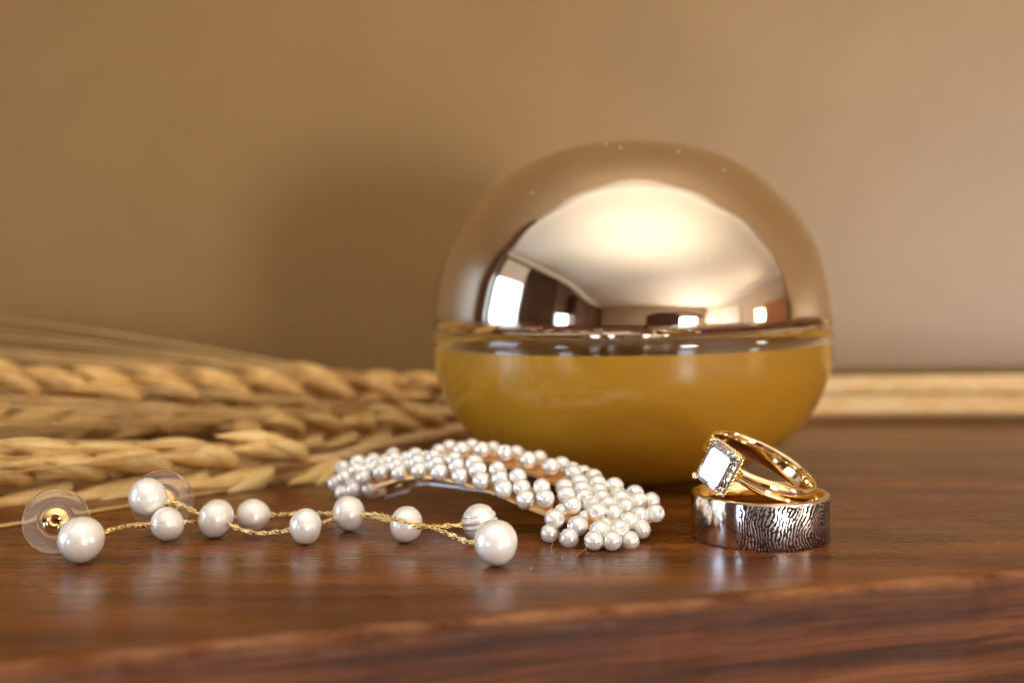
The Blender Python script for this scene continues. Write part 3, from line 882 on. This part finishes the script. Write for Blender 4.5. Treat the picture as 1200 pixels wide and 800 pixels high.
# ------------------------------------------------------------------ engraved band
rc = on(890, 628)
kd = depth_at(rc) / F
RO = 80 * kd; RH = .70
band = thing('engraved_ring', 'wide white metal ring engraved with a blackened fingerprint, lying flat under the diamond ring', 'ring', (rc.x, rc.y, 0))
c0 = (rc.x, rc.y, 0)
def rprof(pts): return pts
outerp = [(RO - .03, .0), (RO - .008, .012), (RO, .035), (RO, RH - .035), (RO - .008, RH - .012), (RO - .03, RH), (RO - .045, RH), (RO - .045, .0)]
obj('outer_sleeve', lathe(outerp, 192, closed=True), MAT['print'], band, c0, angle=35, rel=True)
innerp = [(RO - .046, .004), (RO - .046, RH - .004), (RO - .06, RH + .002), (RO - .10, RH - .003), (RO - .135, RH - .03), (RO - .165, RH - .09), (RO - .178, RH - .2), (RO - .18, RH * .5), (RO - .178, .2), (RO - .165, .09), (RO - .13, .03), (RO - .09, .006)]
obj('inner_sleeve', lathe(innerp, 160, closed=True), MAT['rose'], band, c0, angle=40, rel=True)

# ------------------------------------------------------------------ diamond ring
# basis measured from the stone's outline: a along the finger, t along the band, r out of the stone
def scr(x, ydown, toward): return (Vector((1, 0, 0)) * x - CU * ydown - CF * toward)
a_ = scr(-.40, .88, -.264).normalized()
t_ = scr(.619, .4715, .634); t_ = (t_ - a_ * t_.dot(a_)).normalized()
r_ = a_.cross(t_).normalized()
if r_.x > 0: r_ = -r_
rd = 19.0
stone_c = at(841, 547, 18.9)           # centre of the girdle plane
RING_R = .85                            # to the middle of the shank
HEADH = .30
rcen = stone_c - r_ * (RING_R + HEADH)
dring = thing('diamond_ring', 'yellow gold ring with a large rectangular clear stone, propped up on the engraved ring', 'ring', rcen)
def fr3(u, v, w): return u * a_ + v * t_ + w * r_       # finger, tangent, radial
def ring_pt(phi, ax, rr): return rcen + (r_ * math.cos(phi) + t_ * math.sin(phi)) * rr + a_ * ax
V, Fc = [], []
n = 160
# cross section: soft D with a groove along its outside, cathedral shoulders widen towards the head
sec = []
for k in range(56):
    w = 2 * math.pi * k / 56
    ca, sa = math.cos(w), math.sin(w)
    rr = .080 * ca * (1 if ca > 0 else .5)
    ax = .172 * sa
    if ca > 0: rr -= .050 * math.exp(-((sa - .12) / .13) ** 2)
    sec.append((ax, rr))
for i in range(n):
    ph = 2 * math.pi * i / n
    c = math.cos(ph)
    sh = max(0, c - .60) / .40
    for ax, rr in sec:
        V.append(ring_pt(ph, ax * (1 - .4 * sh), RING_R + rr * (1 + .2 * sh)))
m = len(sec)
for i in range(n):
    for k in range(m):
        Fc.append((i * m + k, i * m + (k + 1) % m, ((i + 1) % n) * m + (k + 1) % m, ((i + 1) % n) * m + k))
obj('shank', (V, Fc), MAT['rose'], dring, rcen)
LA, LT = .335, .275
def octa(sa, st, cut, w):
    c = cut
    pts = [(sa, st - c), (sa - c, st), (-sa + c, st), (-sa, st - c), (-sa, -st + c), (-sa + c, -st), (sa - c, -st), (sa, -st + c)]
    return [stone_c + fr3(u, v, w) for u, v in pts]
def loft(loops, cap0=True, cap1=True):
    V, Fc = [], []
    for l in loops: V += l
    n = len(loops[0])
    for i in range(len(loops) - 1):
        for k in range(n):
            Fc.append((i * n + k, i * n + (k + 1) % n, (i + 1) * n + (k + 1) % n, (i + 1) * n + k))
    if cap0: Fc.append(tuple(range(n)))
    if cap1: Fc.append(tuple(range((len(loops) - 1) * n, len(loops) * n)))
    return V, Fc
st = loft([octa(LA * .74, LT * .70, .04, .085), octa(LA * .83, LT * .81, .045, .068), octa(LA * .93, LT * .92, .055, .042), octa(LA, LT, .065, .012), octa(LA, LT, .065, -.01),
           octa(LA * .86, LT * .80, .055, -.08), octa(LA * .68, LT * .54, .04, -.155), octa(LA * .46, LT * .24, .02, -.21), octa(LA * .34, LT * .03, .004, -.235)])
obj('stone', st, MAT['diamond'], dring, stone_c, smooth=False)
# rope gallery round the girdle
loop = []
def rect_path(sa, st, rc_, w, n=12):
    P = []
    for cx, cy, a0 in ((sa - rc_, st - rc_, 0), (-sa + rc_, st - rc_, 90), (-sa + rc_, -st + rc_, 180), (sa - rc_, -st + rc_, 270)):
        for i in range(n + 1):
            a = R(a0 + 90 * i / n)
            P.append(stone_c + fr3(cx + rc_ * math.cos(a), cy + rc_ * math.sin(a), w))
    return P + [P[0]]
def resample_len(P, step):
    out, acc, nxt = [], 0, 0
    for i in range(1, len(P)):
        seg = (P[i] - P[i - 1]).length
        while seg > 0 and acc + seg >= nxt:
            out.append(P[i - 1].lerp(P[i], (nxt - acc) / seg)); nxt += step
        acc += seg
    return out
def rope(P, R1, r2, turns_per_cm, strands=2, step=.012):
    P = resample_len(P, step)
    fr = frames(P)
    parts = []
    for s in range(strands):
        q = []
        for i, p in enumerate(P):
            w = i * step * turns_per_cm * 2 * math.pi + s * 2 * math.pi / strands
            q.append(p + (fr[i][1] * math.cos(w) + fr[i][2] * math.sin(w)) * R1)
        parts.append(tube(q, r2, 7))
    return join(*parts)
obj('rope_gallery', rope(rect_path(LA * .99, LT * .99, .07, -.065), .015, .019, 7.5), MAT['rose'], dring, stone_c)
# basket below the gallery
bk = [rect_path(LA * .8, LT * .78, .06, -.14), rect_path(LA * .62, LT * .55, .05, -.27)]
for bpath in bk:
    obj('basket_rail', tube(resample_len(bpath, .02), .024, 8), MAT['rose'], dring, stone_c)
pr_me = []
for su in (1, -1):
    for sv in (1, -1):
        base = stone_c + fr3(su * LA * .42, sv * LT * .30, -.28)
        mid = stone_c + fr3(su * (LA * .86), sv * (LT * .86), -.12)
        top = stone_c + fr3(su * (LA * .975), sv * (LT * .965), .0)
        tip = stone_c + fr3(su * (LA * .90), sv * (LT * .88), .062)
        P = smooth_path([base, mid, top, tip], .02)
        pr = obj('prong', tube(P, lambda u: .030 + .010 * math.sin(math.pi * u), 10), MAT['rose'], dring, base)
        for e in (-1, 1):
            bp = stone_c + fr3(su * LA * (.93 + .045 * e), sv * LT * (.93 - .06 * e), .045)
            vf = ball(.036, .036, .036, 14, 10)
            obj('prong_tip', ([v + bp for v in vf[0]], vf[1]), MAT['rose'], pr, bp)

# ------------------------------------------------------------------ dust on the table
parts = []
rd_ = random.Random(12)
for px, py, s in [(622, 666, .012), (548, 650, .006), (493, 655, .007), (478, 664, .005)] + [(rd_.uniform(20, 1150), rd_.uniform(610, 700), rd_.uniform(.0015, .004)) for _ in range(70)]:
    p = on(px, py, 0)
    v, f = ball(s, s * rd_.uniform(.6, 1.4), s * .6, 6, 4)
    parts.append(([q + p + Vector((0, 0, s * .5)) for q in v], f))
du = obj('dust', join(*parts), MAT['dust'])
tag(du, 'pale specks of dust scattered on the dark tabletop', 'dust')
du['kind'] = 'stuff'
